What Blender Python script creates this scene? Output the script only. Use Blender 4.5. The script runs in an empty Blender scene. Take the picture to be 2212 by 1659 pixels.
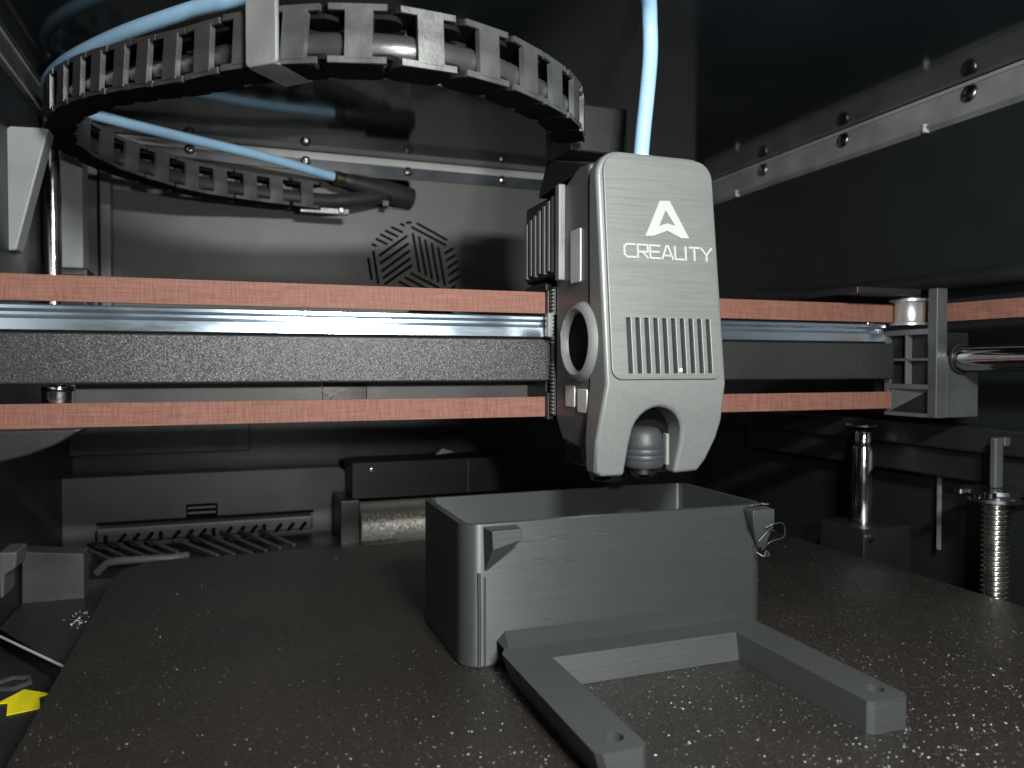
import bpy, bmesh, math, random
from mathutils import Vector, Matrix
from mathutils.geometry import tessellate_polygon
random.seed(7)
S = 0.001                      # everything below is written in millimetres
ZP = 66.0                      # the build plate lies 66 mm below the lens

# ------------------------------------------------------------------ camera
scene = bpy.context.scene
YAW, PIT = math.radians(19.9), math.radians(-1.28)
cam_d = bpy.data.cameras.new('camera'); cam = bpy.data.objects.new('camera', cam_d)
scene.collection.objects.link(cam)
cam.location = (0, 0, ZP * S)
cam.rotation_euler = (math.pi / 2 + PIT, 0, -YAW)
cam_d.sensor_width = 36; cam_d.lens = 27.0
cam_d.clip_start = 0.005; cam_d.clip_end = 20
cam_d.dof.use_dof = True; cam_d.dof.focus_distance = 0.195; cam_d.dof.aperture_fstop = 22
scene.camera = cam

# ------------------------------------------------------------------ world + light
w = bpy.data.worlds.new('World'); scene.world = w; w.use_nodes = True
bg = w.node_tree.nodes['Background']
bg.inputs[0].default_value = (0.55, 0.78, 1.0, 1); bg.inputs[1].default_value = 0.020
ld = bpy.data.lights.new('led_bar', 'AREA'); ld.shape = 'RECTANGLE'; ld.size = 0.044; ld.size_y = 0.008     # the printer's own LED bar under the front of the lid
ld.energy = 0.92; ld.color = (0.97, 1.0, 0.96)
lamp = bpy.data.objects.new('led_bar', ld); scene.collection.objects.link(lamp)
lamp.location = (0.055, -0.040, (88 + ZP) * S)
lamp.rotation_euler = (Vector((70, 200, 10)) * S + Vector((0, 0, ZP * S)) - Vector(lamp.location)).to_track_quat('-Z', 'Y').to_euler()
td = bpy.data.lights.new('phone_torch', 'AREA'); td.shape = 'DISK'; td.size = 0.008     # the phone's lamp beside its lens
td.energy = 0.23; td.color = (1.0, 0.97, 0.92)
torch = bpy.data.objects.new('phone_torch', td); scene.collection.objects.link(torch)
torch.location = (0.047, -0.012, (16 + ZP) * S); torch.rotation_euler = (math.pi / 2, 0, math.radians(-8))
vs = scene.view_settings
vs.view_transform = 'Standard'; vs.look = 'None'; vs.exposure = 0.0; vs.gamma = 1.0; vs.use_curve_mapping = False
scene.cycles.max_bounces = 8

# ------------------------------------------------------------------ photo pixel (2212 x 1659) -> point, lens at the origin, mm
FPX, CX, CY = 27 / 36 * 2212, 1106.0, 829.5
_fw = Vector((math.sin(YAW) * math.cos(PIT), math.cos(YAW) * math.cos(PIT), math.sin(PIT)))
_rt = Vector((math.cos(YAW), -math.sin(YAW), 0)); _up = _rt.cross(_fw)
def ray(x, y): return _fw + _rt * ((x - CX) / FPX) - _up * ((y - CY) / FPX)
def onX(x, y, v): r = ray(x, y); return r * (v / r.x)
def onY(x, y, v): r = ray(x, y); return r * (v / r.y)
def onZ(x, y, v): r = ray(x, y); return r * (v / r.z)
class Frame:
    """a plane: origin o, axes eu, ev, outward normal n = towards the viewer"""
    def __init__(s, o, eu, ev):
        s.o, s.eu, s.ev = Vector(o), Vector(eu).normalized(), Vector(ev).normalized()
        s.n = s.eu.cross(s.ev).normalized()
    def pt(s, u, v, w=0): return s.o + s.eu * u + s.ev * v + s.n * w
    def px(s, x, y):
        r = ray(x, y); t = s.o.dot(s.n) / r.dot(s.n); d = r * t - s.o
        return (d.dot(s.eu), d.dot(s.ev))

# ------------------------------------------------------------------ materials
MATS = {}
def newmat(name):
    m = bpy.data.materials.new(name); m.use_nodes = True
    MATS[name] = m
    nt = m.node_tree; b = nt.nodes['Principled BSDF']
    return m, nt, b
def tex(nt, kind, scale, stretch=(1, 1, 1), detail=3.0, **kw):
    tc = nt.nodes.new('ShaderNodeTexCoord'); mp = nt.nodes.new('ShaderNodeMapping')
    mp.inputs['Scale'].default_value = stretch
    nt.links.new(tc.outputs['Object'], mp.inputs['Vector'])
    t = nt.nodes.new(kind)
    nt.links.new(mp.outputs['Vector'], t.inputs['Vector'])
    if 'Scale' in t.inputs: t.inputs['Scale'].default_value = scale
    if 'Detail' in t.inputs: t.inputs['Detail'].default_value = 0.0 if 'Voronoi' in kind else detail
    return t
def ramp(nt, src, stops):
    r = nt.nodes.new('ShaderNodeValToRGB'); e = r.color_ramp.elements
    e[0].position, e[0].color = stops[0][0], (*stops[0][1], 1)
    e[1].position, e[1].color = stops[-1][0], (*stops[-1][1], 1)
    for p, c in stops[1:-1]:
        k = e.new(p); k.color = (*c, 1)
    nt.links.new(src, r.inputs[0]); return r
def bump(nt, b, src, strength, dist, prev=None):
    n = nt.nodes.new('ShaderNodeBump'); n.inputs['Strength'].default_value = strength
    n.inputs['Distance'].default_value = dist * S
    nt.links.new(src, n.inputs['Height'])
    if prev: nt.links.new(prev.outputs[0], n.inputs['Normal'])
    nt.links.new(n.outputs[0], b.inputs['Normal']); return n
def plain(name, col, rough=.45, metal=0, var=.25, vscale=60, bscale=900, bstr=.15, spec=.5, stretch=(1, 1, 1), rvar=.12):
    m, nt, b = newmat(name)
    t = tex(nt, 'ShaderNodeTexNoise', vscale, stretch, 6)
    c0 = tuple(c * (1 - var) for c in col); c1 = tuple(min(1, c * (1 + var)) for c in col)
    r = ramp(nt, t.outputs[0], [(.3, c0), (.7, c1)])
    nt.links.new(r.outputs[0], b.inputs['Base Color'])
    r2 = ramp(nt, t.outputs[0], [(.3, (max(.03, rough - rvar),) * 3), (.7, (rough + rvar,) * 3)])
    nt.links.new(r2.outputs[0], b.inputs['Roughness'])
    b.inputs['Metallic'].default_value = metal
    b.inputs['Specular IOR Level'].default_value = spec
    if bstr:
        t2 = tex(nt, 'ShaderNodeTexNoise', bscale, stretch, 2)
        bump(nt, b, t2.outputs[0], bstr, .4)
    return m
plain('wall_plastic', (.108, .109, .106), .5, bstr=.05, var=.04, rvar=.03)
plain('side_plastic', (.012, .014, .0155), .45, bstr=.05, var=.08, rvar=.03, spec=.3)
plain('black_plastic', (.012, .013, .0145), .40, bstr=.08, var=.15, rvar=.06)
plain('dark_plastic', (.055, .058, .062), .40, bstr=.12)
plain('shell_plastic', (.085, .088, .094), .42, bstr=.10, var=.1)
plain('mid_plastic', (.17, .175, .175), .42, bstr=.12)
plain('chain_plastic', (.070, .072, .071), .36, metal=.25, spec=1.0, bstr=.12, var=.25, vscale=150)
plain('chain_shaded', (.008, .0075, .0075), .7, bstr=.1, spec=.04)  # link plates: shade of the chain's underside put into the colour
plain('cable_grey', (.030, .031, .033), .40, bstr=.08, var=.1, spec=.7)
plain('cable_black', (.022, .022, .024), .5, bstr=.35, bscale=2200)
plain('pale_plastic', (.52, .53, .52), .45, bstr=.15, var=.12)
plain('grey_plate', (.27, .285, .28), .4, bstr=.1, var=.15)
plain('strip_paint', (.34, .35, .35), .32, metal=.35, bstr=.05, var=.1)
plain('strip_dark', (.04, .045, .055), .35, bstr=.05)
plain('steel', (.62, .64, .65), .16, metal=1, var=.1, vscale=200, bstr=.03, rvar=.07)
plain('dark_steel', (.22, .21, .19), .3, metal=1, bstr=0)
plain('satin_steel', (.58, .60, .60), .30, metal=.8, var=.05, bstr=0, rvar=.03)
plain('bright_steel', (.72, .74, .76), .10, metal=1, var=.06, vscale=300, bstr=0, rvar=.05)
plain('brass', (.62, .50, .26), .22, metal=1, var=.2, bstr=.1)
plain('screw_steel', (.60, .58, .54), .24, metal=1, var=.08, vscale=200, bstr=0, rvar=.05)
plain('silicone', (.032, .037, .042), .55, bstr=.15, var=.1)
plain('yellow_sticker', (.95, .82, .01), .5, bstr=.05, var=.06)
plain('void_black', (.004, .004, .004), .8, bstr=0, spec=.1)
plain('floor_plastic', (.020, .022, .023), .45, bstr=.15)
plain('white_scrap', (.5, .5, .48), .5, bstr=.2)

def lid_glass():
    m, nt, b = newmat('lid_glass')
    t = tex(nt, 'ShaderNodeTexNoise', 25, detail=5)
    r = ramp(nt, t.outputs[0], [(.3, (.014, .019, .024)), (.7, (.026, .034, .040))])
    nt.links.new(r.outputs[0], b.inputs['Base Color'])
    b.inputs['Roughness'].default_value = .10
    b.inputs['IOR'].default_value = 1.6
lid_glass()

def cover_paint():
    m, nt, b = newmat('cover_paint')
    t = tex(nt, 'ShaderNodeTexNoise', 700, (1, 1, 1), 3)
    r = ramp(nt, t.outputs[0], [(.35, (.19, .20, .197)), (.65, (.205, .216, .212))])
    nt.links.new(r.outputs[0], b.inputs['Base Color'])
    b.inputs['Metallic'].default_value = .30; b.inputs['Roughness'].default_value = .42
    bump(nt, b, t.outputs[0], .05, .2)
cover_paint()
def brushed():
    m, nt, b = newmat('brushed_aluminium')
    t = tex(nt, 'ShaderNodeTexNoise', 2600, (.025, .2, 1), 4)
    r = ramp(nt, t.outputs[0], [(.30, (.185, .196, .191)), (.70, (.215, .225, .22))])
    nt.links.new(r.outputs[0], b.inputs['Base Color'])
    r2 = ramp(nt, t.outputs[0], [(.3, (.36,) * 3), (.7, (.44,) * 3)])
    nt.links.new(r2.outputs[0], b.inputs['Roughness'])
    b.inputs['Metallic'].default_value = .40
    bump(nt, b, t.outputs[0], .06, .12)
brushed()
plain('emblem_white', (.36, .37, .365), .42, bstr=.05, var=.05)

def belt_mat():
    m, nt, b = newmat('belt_rubber')
    t = tex(nt, 'ShaderNodeTexNoise', 2200, (1, 1, .10), 3)          # fine cross lines of the woven backing
    t2 = tex(nt, 'ShaderNodeTexNoise', 2600, (.04, .04, 1), 3)      # fine lines along it
    mx = nt.nodes.new('ShaderNodeMix'); mx.data_type = 'FLOAT'; mx.inputs[0].default_value = .45
    nt.links.new(t.outputs[0], mx.inputs[2]); nt.links.new(t2.outputs[0], mx.inputs[3])
    r = ramp(nt, mx.outputs[0], [(.34, (.140, .060, .044)), (.5, (.190, .086, .065)), (.68, (.246, .120, .094))])
    nt.links.new(r.outputs[0], b.inputs['Base Color'])
    b.inputs['Roughness'].default_value = .6; b.inputs['Specular IOR Level'].default_value = .2
    bump(nt, b, mx.outputs[0], .25, .15)
belt_mat()

def sparkle(name, col0, col1, scale, k, rough, spec=.5, big=None, nscale=30, metal=0, coat=0):
    """grainy coating: every grain is a small facet of its own tilt"""
    m, nt, b = newmat(name)
    t = tex(nt, 'ShaderNodeTexNoise', nscale, detail=6)
    r = ramp(nt, t.outputs[0], [(.3, col0), (.7, col1)])
    nt.links.new(r.outputs[0], b.inputs['Base Color'])
    b.inputs['Roughness'].default_value = rough
    b.inputs['Specular IOR Level'].default_value = spec
    b.inputs['Metallic'].default_value = metal
    v = tex(nt, 'ShaderNodeTexVoronoi', scale)
    sub = nt.nodes.new('ShaderNodeVectorMath'); sub.operation = 'SUBTRACT'; sub.inputs[1].default_value = (.5, .5, .5)
    nt.links.new(v.outputs['Color'], sub.inputs[0])
    sc = nt.nodes.new('ShaderNodeVectorMath'); sc.operation = 'SCALE'; sc.inputs['Scale'].default_value = k
    nt.links.new(sub.outputs[0], sc.inputs[0])
    src = sc
    if big:
        v2 = tex(nt, 'ShaderNodeTexVoronoi', big)
        s2 = nt.nodes.new('ShaderNodeVectorMath'); s2.operation = 'SUBTRACT'; s2.inputs[1].default_value = (.5, .5, .5)
        nt.links.new(v2.outputs['Color'], s2.inputs[0])
        s3 = nt.nodes.new('ShaderNodeVectorMath'); s3.operation = 'SCALE'; s3.inputs['Scale'].default_value = k * .8
        nt.links.new(s2.outputs[0], s3.inputs[0])
        ad = nt.nodes.new('ShaderNodeVectorMath'); nt.links.new(sc.outputs[0], ad.inputs[0]); nt.links.new(s3.outputs[0], ad.inputs[1])
        src = ad
    g = nt.nodes.new('ShaderNodeNewGeometry')
    a = nt.nodes.new('ShaderNodeVectorMath'); nt.links.new(g.outputs['Normal'], a.inputs[0]); nt.links.new(src.outputs[0], a.inputs[1])
    n = nt.nodes.new('ShaderNodeVectorMath'); n.operation = 'NORMALIZE'; nt.links.new(a.outputs[0], n.inputs[0])
    nt.links.new(n.outputs[0], b.inputs['Coat Normal' if coat else 'Normal'])
    if coat:
        b.inputs['Coat Weight'].default_value = coat; b.inputs['Coat Roughness'].default_value = rough; b.inputs['Coat IOR'].default_value = 1.75; b.inputs['Roughness'].default_value = .5
    return m
sparkle('powder_coat', (.016, .017, .017), (.022, .023, .023), 7500, .40, .42, .55)
sparkle('pei_coat', (.012, .0095, .0075), (.021, .0168, .0132), 3900, 1.2, .36, .2, coat=1.0)
sparkle('rough_metal', (.36, .34, .31), (.46, .44, .40), 2200, .35, .45, metal=.6)

def rail_mat():
    m, nt, b = newmat('rail_steel')
    t = tex(nt, 'ShaderNodeTexNoise', 300, (.3, 1, 1.5), 6)
    r = ramp(nt, t.outputs[0], [(.3, (.34, .41, .49)), (.7, (.44, .51, .58))])
    nt.links.new(r.outputs[0], b.inputs['Base Color'])
    r2 = ramp(nt, t.outputs[0], [(.35, (.17,) * 3), (.7, (.22,) * 3)])
    nt.links.new(r2.outputs[0], b.inputs['Roughness'])
    b.inputs['Metallic'].default_value = .92
    bump(nt, b, t.outputs[0], .05, .15)
rail_mat()
def pla_mat(name, aniso):
    m, nt, b = newmat(name)
    t = tex(nt, 'ShaderNodeTexNoise', 500, (.05, .05, 3), 4)
    t2 = tex(nt, 'ShaderNodeTexNoise', 90, (1, 1, 1), 4)
    mx = nt.nodes.new('ShaderNodeMix'); mx.data_type = 'FLOAT'; mx.inputs[0].default_value = .4
    nt.links.new(t.outputs[0], mx.inputs[2]); nt.links.new(t2.outputs[0], mx.inputs[3])
    r = ramp(nt, mx.outputs[0], [(.3, (.070, .076, .079)), (.7, (.088, .095, .098))])
    nt.links.new(r.outputs[0], b.inputs['Base Color'])
    b.inputs['Roughness'].default_value = .50; b.inputs['Specular IOR Level'].default_value = .6
    b.inputs['Metallic'].default_value = .55
    tg = nt.nodes.new('ShaderNodeTangent'); tg.direction_type = 'RADIAL'; tg.axis = 'Z'
    if aniso: nt.links.new(tg.outputs[0], b.inputs['Tangent'])
    b.inputs['Anisotropic'].default_value = aniso; b.inputs['Anisotropic Rotation'].default_value = .25
    wv = tex(nt, 'ShaderNodeTexWave', 1.0)
    wv.wave_type = 'BANDS'; wv.bands_direction = 'Z'
    wv.inputs['Scale'].default_value = 2500 / 3.14159 * .314; wv.inputs['Distortion'].default_value = .6; wv.inputs['Detail'].default_value = 2
    p = bump(nt, b, wv.outputs['Fac'], .16, .05)
    bump(nt, b, t.outputs[0], .06, .07, p)
pla_mat('grey_filament', .85); pla_mat('grey_filament_top', 0.0)
def tube_mat():
    m, nt, b = newmat('blue_tube')
    t = tex(nt, 'ShaderNodeTexNoise', 120, detail=3)
    r = ramp(nt, t.outputs[0], [(.3, (.30, .50, .70)), (.7, (.35, .55, .75))])
    nt.links.new(r.outputs[0], b.inputs['Base Color'])
    b.inputs['Roughness'].default_value = .33
    b.inputs['Subsurface Weight'].default_value = .35
    b.inputs['Subsurface Radius'].default_value = (.0006, .001, .0014)
    b.inputs['Subsurface Scale'].default_value = 1.0
tube_mat()

# ------------------------------------------------------------------ mesh helpers (mm, lens at the origin)
COL = scene.collection
def wpt(p): return Vector((p[0] * S, p[1] * S, (p[2] + ZP) * S))
class MB:
    def __init__(s): s.v, s.f = [], []
    def add(s, verts, faces):
        o = len(s.v); s.v += [Vector(p) for p in verts]; s.f += [[i + o for i in f] for f in faces]; return s
    def box(s, x0, x1, y0, y1, z0, z1):
        return s.add([(x, y, z) for z in (z0, z1) for y in (y0, y1) for x in (x0, x1)],
                     [(0, 2, 3, 1), (4, 5, 7, 6), (0, 1, 5, 4), (2, 6, 7, 3), (0, 4, 6, 2), (1, 3, 7, 5)])
    def loft(s, rings, cap=True):
        n = len(rings[0]); vs = [p for r in rings for p in r]; fs = []
        for k in range(len(rings) - 1):
            for i in range(n):
                j = (i + 1) % n
                fs.append((k * n + i, k * n + j, (k + 1) * n + j, (k + 1) * n + i))
        if cap: fs += [list(range(n))[::-1], [(len(rings) - 1) * n + i for i in range(n)]]
        return s.add(vs, fs)
    def slab(s, fr, poly, w0, w1):
        """polygon (u, v) in frame fr, between heights w0 and w1 along the frame's normal"""
        return s.loft([[fr.pt(u, v, w0) for u, v in poly], [fr.pt(u, v, w1) for u, v in poly]])
    def pierced(s, fr, outer, holes, w0, w1):
        loops = [outer] + [list(h)[::-1] for h in holes]
        flat = [p for l in loops for p in l]
        tri = tessellate_polygon([[Vector((u, v, 0)) for u, v in l] for l in loops])
        n = len(flat)
        fs = []
        for t in tri:
            a, b, c = [Vector((*flat[i], 0)) for i in t]
            t = list(t) if (b - a).cross(c - a).z > 0 else list(t)[::-1]
            fs.append([i + n for i in t]); fs.append(t[::-1])
        o = 0
        for l in loops:
            m = len(l)
            for i in range(m):
                j = (i + 1) % m
                fs.append((o + i, o + j, n + o + j, n + o + i))
            o += m
        return s.add([fr.pt(u, v, w0) for u, v in flat] + [fr.pt(u, v, w1) for u, v in flat], fs)
    def tube(s, path, r, n=12, cap=True):
        path = [Vector(p) for p in path]; rings = []
        rr = r if isinstance(r, (list, tuple)) else [r] * len(path)
        t0 = (path[1] - path[0]).normalized()
        ref = Vector((0, 0, 1)) if abs(t0.z) < .9 else Vector((0, 1, 0))
        for i, p in enumerate(path):
            t = (path[min(i + 1, len(path) - 1)] - path[max(i - 1, 0)]).normalized()
            a = t.cross(ref)
            if a.length < 1e-4: a = t.orthogonal()
            a.normalize(); b = a.cross(t); ref = b
            rings.append([p + (a * math.cos(k * 2 * math.pi / n) + b * math.sin(k * 2 * math.pi / n)) * rr[i] for k in range(n)])
        return s.loft(rings, cap)
    def lathe(s, o, axis, prof, n=28, cap=True):
        """prof: list of (distance along axis, radius)"""
        o, ax = Vector(o), Vector(axis).normalized(); a = ax.orthogonal().normalized(); b = ax.cross(a)
        return s.loft([[o + ax * h + (a * math.cos(k * 2 * math.pi / n) + b * math.sin(k * 2 * math.pi / n)) * max(r, .01) for k in range(n)] for h, r in prof], cap)
    def hull(s, pts):
        bm = bmesh.new()
        for p in pts: bm.verts.new(p)
        bmesh.ops.convex_hull(bm, input=bm.verts)
        bm.verts.index_update()
        vs = [v.co.copy() for v in bm.verts]; fs = [[v.index for v in f.verts] for f in bm.faces]
        bm.free(); return s.add(vs, fs)
    def mesh(s, name, org, smooth):
        me = bpy.data.meshes.new(name)
        me.from_pydata([(wpt(p) - org)[:] for p in s.v], [], s.f)
        bm = bmesh.new(); bm.from_mesh(me); bmesh.ops.recalc_face_normals(bm, faces=bm.faces); bm.to_mesh(me); bm.free()
        if smooth:
            me.polygons.foreach_set('use_smooth', [True] * len(me.polygons)); me.set_sharp_from_angle(angle=math.radians(smooth))
        return me
    def build(s, name, mat, parent=None, bevel=0, smooth=35, seg=2, label=None):
        org = parent_origin(parent) if parent else wpt(base_of(s.v))
        me = s.mesh(name, org, smooth); me.materials.append(MATS[mat])
        o = bpy.data.objects.new(name, me); COL.objects.link(o)
        if parent: o.parent = parent
        else: o.location = org
        if bevel:
            b = o.modifiers.new('bevel', 'BEVEL'); b.width = bevel * S; b.segments = seg; b.limit_method = 'ANGLE'
            b.angle_limit = math.radians(38); b.use_clamp_overlap = True; b.harden_normals = True
        if label: o['label'] = label
        return o
def parent_origin(p):
    v = Vector((0, 0, 0))
    while p: v += p.location; p = p.parent
    return v
def base_of(vs):
    return ((min(v[0] for v in vs) + max(v[0] for v in vs)) / 2, (min(v[1] for v in vs) + max(v[1] for v in vs)) / 2, min(v[2] for v in vs))
def tag(o, label, cat, group=None):
    o['label'] = label; o['category'] = cat
    if group: o['group'] = group
    return o
def thing(name, label, cat, at, group=None):
    o = bpy.data.objects.new(name, None); COL.objects.link(o); o.location = wpt(at); o.empty_display_size = .005
    return tag(o, label, cat, group)
def struct(o): o['kind'] = 'structure'; return o
def rrect(u0, u1, v0, v1, r, n=6):
    if not isinstance(r, (tuple, list)): r = (r,) * 4
    out = []
    for (cu, cv, a0, q) in ((u1 - r[0], v0 + r[0], -90, r[0]), (u1 - r[1], v1 - r[1], 0, r[1]), (u0 + r[2], v1 - r[2], 90, r[2]), (u0 + r[3], v0 + r[3], 180, r[3])):
        for k in range(n + 1):
            a = math.radians(a0 + 90 * k / n); out.append((cu + q * math.cos(a), cv + q * math.sin(a)))
    return out
def circle(cu, cv, r, n=32): return [(cu + r * math.cos(2 * math.pi * k / n), cv + r * math.sin(2 * math.pi * k / n)) for k in range(n)]
def capsule(a, b, r, n=4):
    a, b = Vector(a), Vector(b); d = (b - a); ang = math.atan2(d.y, d.x); out = []
    for c, s0 in ((b, ang - math.pi / 2), (a, ang + math.pi / 2)):
        for k in range(n + 1):
            t = s0 + math.pi * k / n; out.append((c.x + r * math.cos(t), c.y + r * math.sin(t)))
    return out
def spline(pts, step):
    P = [Vector(p) for p in pts]; P = [P[0] * 2 - P[1]] + P + [P[-1] * 2 - P[-2]]; dense = []
    for i in range(1, len(P) - 2):
        for k in range(24):
            t = k / 24; a, b, c, d = P[i - 1:i + 3]
            dense.append(.5 * ((2 * b) + (c - a) * t + (2 * a - 5 * b + 4 * c - d) * t * t + (3 * b - a - 3 * c + d) * t ** 3))
    dense.append(P[-2]); out = [dense[0]]; acc = 0
    for i in range(1, len(dense)):
        acc += (dense[i] - dense[i - 1]).length
        if acc >= step: out.append(dense[i]); acc = 0
    return out

XL, XR, YB, ZT = -63.0, 236.0, 360.0, 97.0     # inner faces of the case: left, right, back, lid
ZF = -150.0                                     # case floor
BACK = Frame((0, YB, 0), (1, 0, 0), (0, 0, 1))          # normal points to the viewer (-Y)
RIGHT = Frame((XR, 0, 0), (0, -1, 0), (0, 0, 1))        # normal -X ; u = -Y
LEFT = Frame((XL, 0, 0), (0, 1, 0), (0, 0, 1))          # normal +X ; u = Y

# ================================================================== the case
def zoomB(x, y): return ((1400 + x / 3.687) / 1.80832, (850 + y / 3.687) / 1.80832)
SLOTS = [(850, 85, 1270, 320), (775, 140, 1255, 395), (480, 140, 630, 210), (395, 190, 560, 270), (325, 245, 485, 325), (262, 310, 410, 380),
         (612, 92, 655, 112), (700, 75, 750, 70), (205, 385, 250, 405), (695, 268, 305, 545), (715, 378, 320, 655), (730, 482, 340, 770), (745, 590, 360, 870), (765, 690, 385, 955),
         (215, 490, 285, 940), (142, 590, 190, 880), (785, 235, 880, 780), (872, 280, 975, 825), (962, 330, 1060, 875), (1055, 375, 1150, 915), (1150, 435, 1245, 975),
         (1365, 445, 1252, 512), (1395, 540, 1275, 612), (1420, 632, 1290, 722), (1438, 730, 1305, 828), (1450, 850, 1315, 932),
         (765, 808, 1150, 1010), (680, 865, 1060, 1065), (590, 925, 960, 1120), (1400, 985, 1325, 1035), (480, 1010, 840, 1190), (1180, 1100, 1300, 1040)]
holes = []
for a, b, c, d in SLOTS:
    holes.append(capsule(BACK.px(*zoomB(a, b)), BACK.px(*zoomB(c, d)), .62))
OPEN = rrect(58, 78.6, 75.0, 87.9, 1.5)                  # cable opening below the back strip
wb = MB().pierced(BACK, [(XL, ZF), (XR, ZF), (XR, ZT), (XL, ZT)], holes + [OPEN], -2.5, 0).build('wall_back', 'wall_plastic', smooth=0)
struct(wb)
MB().pierced(BACK, rrect(56.8, 79.8, 73.9, 88.6, 2.2), [OPEN], 0.02, .9).build('opening_rim', 'dark_plastic', wb, bevel=.3)
MB().box(XL, XR, YB + 14, YB + 16, ZF, ZT).build('vent_backing', 'void_black', wb)
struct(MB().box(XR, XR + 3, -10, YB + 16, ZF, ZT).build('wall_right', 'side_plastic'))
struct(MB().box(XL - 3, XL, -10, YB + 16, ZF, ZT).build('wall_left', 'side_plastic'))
struct(MB().box(XL - 3, XR + 3, -10, YB + 16, ZF - 3, ZF).build('floor', 'floor_plastic'))
struct(MB().box(XL - 3, XR + 3, -10, YB + 16, ZT, ZT + 3).build('glass_lid', 'lid_glass'))

# painted edge strips under the lid, with screw heads
def screw(parent, o, ax, r=2.4, mat='screw_steel'):
    m = MB().lathe(o, ax, [(0, r * 1.1), (.25, r * 1.1), (.7, r), (1.2, r * .72), (1.35, r * .42), (.9, r * .38), (.85, .02)], 20)
    return m.build('screw', mat, parent)
t = thing('edge_strip', 'pale painted metal strip with round screws along top of the back wall', 'edge strip', (80, YB, 86), 'edge strips under the lid')
MB().hull([(XL + 6, YB, ZT - .3), (150, YB, ZT - .3), (XL + 6, YB - 2.2, ZT - .3), (150, YB - 2.2, ZT - .3), (XL + 6, YB - 1.0, ZT - 3.2), (150, YB - 1.0, ZT - 3.2), (XL + 6, YB, ZT - 3.2), (150, YB, ZT - 3.2)]).build('lip', 'pale_plastic', t)
MB().box(XL + 6, 232, YB - 1.0, YB, 88.6, ZT - 3.25).build('strip', 'strip_dark', t, bevel=.2)
for px, py in ((410, 325), (660, 350), (880, 373), (1083, 391)):
    u, v = BACK.px(px, py); screw(t, (u, YB - 1.0, v + .3), (0, -1, 0), 2.2, 'steel')
t = thing('edge_strip', 'dark painted metal strip with round screws along top of the right wall', 'edge strip', (XR, 200, 85), 'edge strips under the lid')
MB().box(XR - 1.6, XR, 30, 350, ZT - 1.6, ZT - .2).build('lip', 'strip_paint', t, bevel=.3)
MB().box(XR - .8, XR, 30, 350, 86.6, ZT - 1.62).build('strip', 'mid_plastic', t)
MB().hull([(XR, 30, 86.6), (XR, 350, 86.6), (XR - 1.8, 30, 86.6), (XR - 1.8, 350, 86.6), (XR - 1.8, 30, 85.8), (XR - 1.8, 350, 85.8), (XR, 30, 84.4), (XR, 350, 84.4)]).build('flange', 'mid_plastic', t)
for py in (302, 251.4, 194, 135, 80): screw(t, (XR - .8, py, 92.8), (-1, 0, .12), 2.8, 'dark_steel')
for py in (321, 211): MB().box(XR - 2.4, XR - .2, py - .5, py + .5, 84.2, 87.2).build('clip', 'pale_plastic', t, bevel=.15)
t = thing('edge_strip', 'dark painted metal strip along top of the left wall', 'edge strip', (XL, 200, 85), 'edge strips under the lid')
MB().box(XL, XL + 1.6, 30, 350, ZT - 1.6, ZT - .2).build('lip', 'strip_paint', t, bevel=.3)
MB().box(XL, XL + .8, 30, 350, 88.6, ZT - 1.62).build('strip', 'dark_plastic', t)
MB().box(XL, XL + 2.0, 30, 350, 87.2, 88.55).build('flange', 'strip_paint', t, bevel=.2)

# ================================================================== bed
t = thing('build_plate', 'black speckled build plate under the grey printed box', 'build plate', (84, 168, -66))
PL = Frame((0, 0, -66), (1, 0, 0), (0, 1, 0))
notch = [(-36, 50), (204, 50), (204, 281), (200, 286), (60, 286), (58, 284), (30, 284), (28, 286), (-26, 286), (-31, 281), (-34, 278), (-36, 270)]
MB().slab(PL, notch, -1.2, 0).build('plate', 'pei_coat', t, bevel=.25)
random.seed(3)
t2 = thing('heated_bed', 'black heated bed slab beneath the build plate', 'heated bed', (84, 168, -74))
MB().slab(PL, rrect(-33, 201, 53, 282, 5), -6, -1.25).build('bed', 'black_plastic', t2, bevel=.4)
for bx in (-20, 188): MB().box(bx - 6, bx + 6, 60, 275, -86, -72.05).build('bed_arm', 'black_plastic', t2, bevel=.8)

# ================================================================== printed box with its bracket
t = thing('printed_box', 'grey 3D-printed open box with forked bracket on the build plate', 'printed box', (86, 160, -66))
ring = lambda x0, x1, y0, y1, r, z: [(u, v, z) for u, v in rrect(x0, x1, y0, y1, r, 8)]
ox0, ox1, oy0, oy1, zt = 46.2, 125.6, 159.2, 197.4, -34.4
B = MB()
prof = [(-66, 0), (-65.6, .15), (zt, 0)]
outer = [ring(ox0 + .25, ox1 - .25, oy0 + .25, oy1 - .25, 4.3, -66), ring(ox0, ox1, oy0, oy1, 4.5, -65.6), ring(ox0, ox1, oy0, oy1, 4.5, zt),
         ring(ox0 + 1.7, ox1 - 1.7, oy0 + 1.5, oy1 - 1.5, 2.0, zt), ring(ox0 + 1.7, ox1 - 1.7, oy0 + 1.5, oy1 - 1.5, 2.0, -64)]
B.loft(outer); B.build('box_shell', 'grey_filament', t, smooth=30)
MB().tube([(50.0, 159.15, -65.8), (50.05, 159.1, -56), (49.95, 159.1, -45)], .42, 8).build('seam', 'grey_filament', t)
MB().tube([(51.3, 159.25, -65.8), (51.3, 159.2, -46)], .28, 8).build('seam', 'grey_filament', t)
MB().hull([(50.9, 159.4, -34.9), (58.6, 159.4, -34.9), (51.4, 154.4, -35.1), (58.4, 154.8, -35.1), (51.6, 154.4, -39.0), (58.4, 154.8, -37.4), (58.6, 159.4, -37.6), (51.2, 159.0, -44.8), (52.0, 159.2, -44.6)]).build('corner_boss', 'grey_filament_top', t, bevel=.25)
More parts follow.
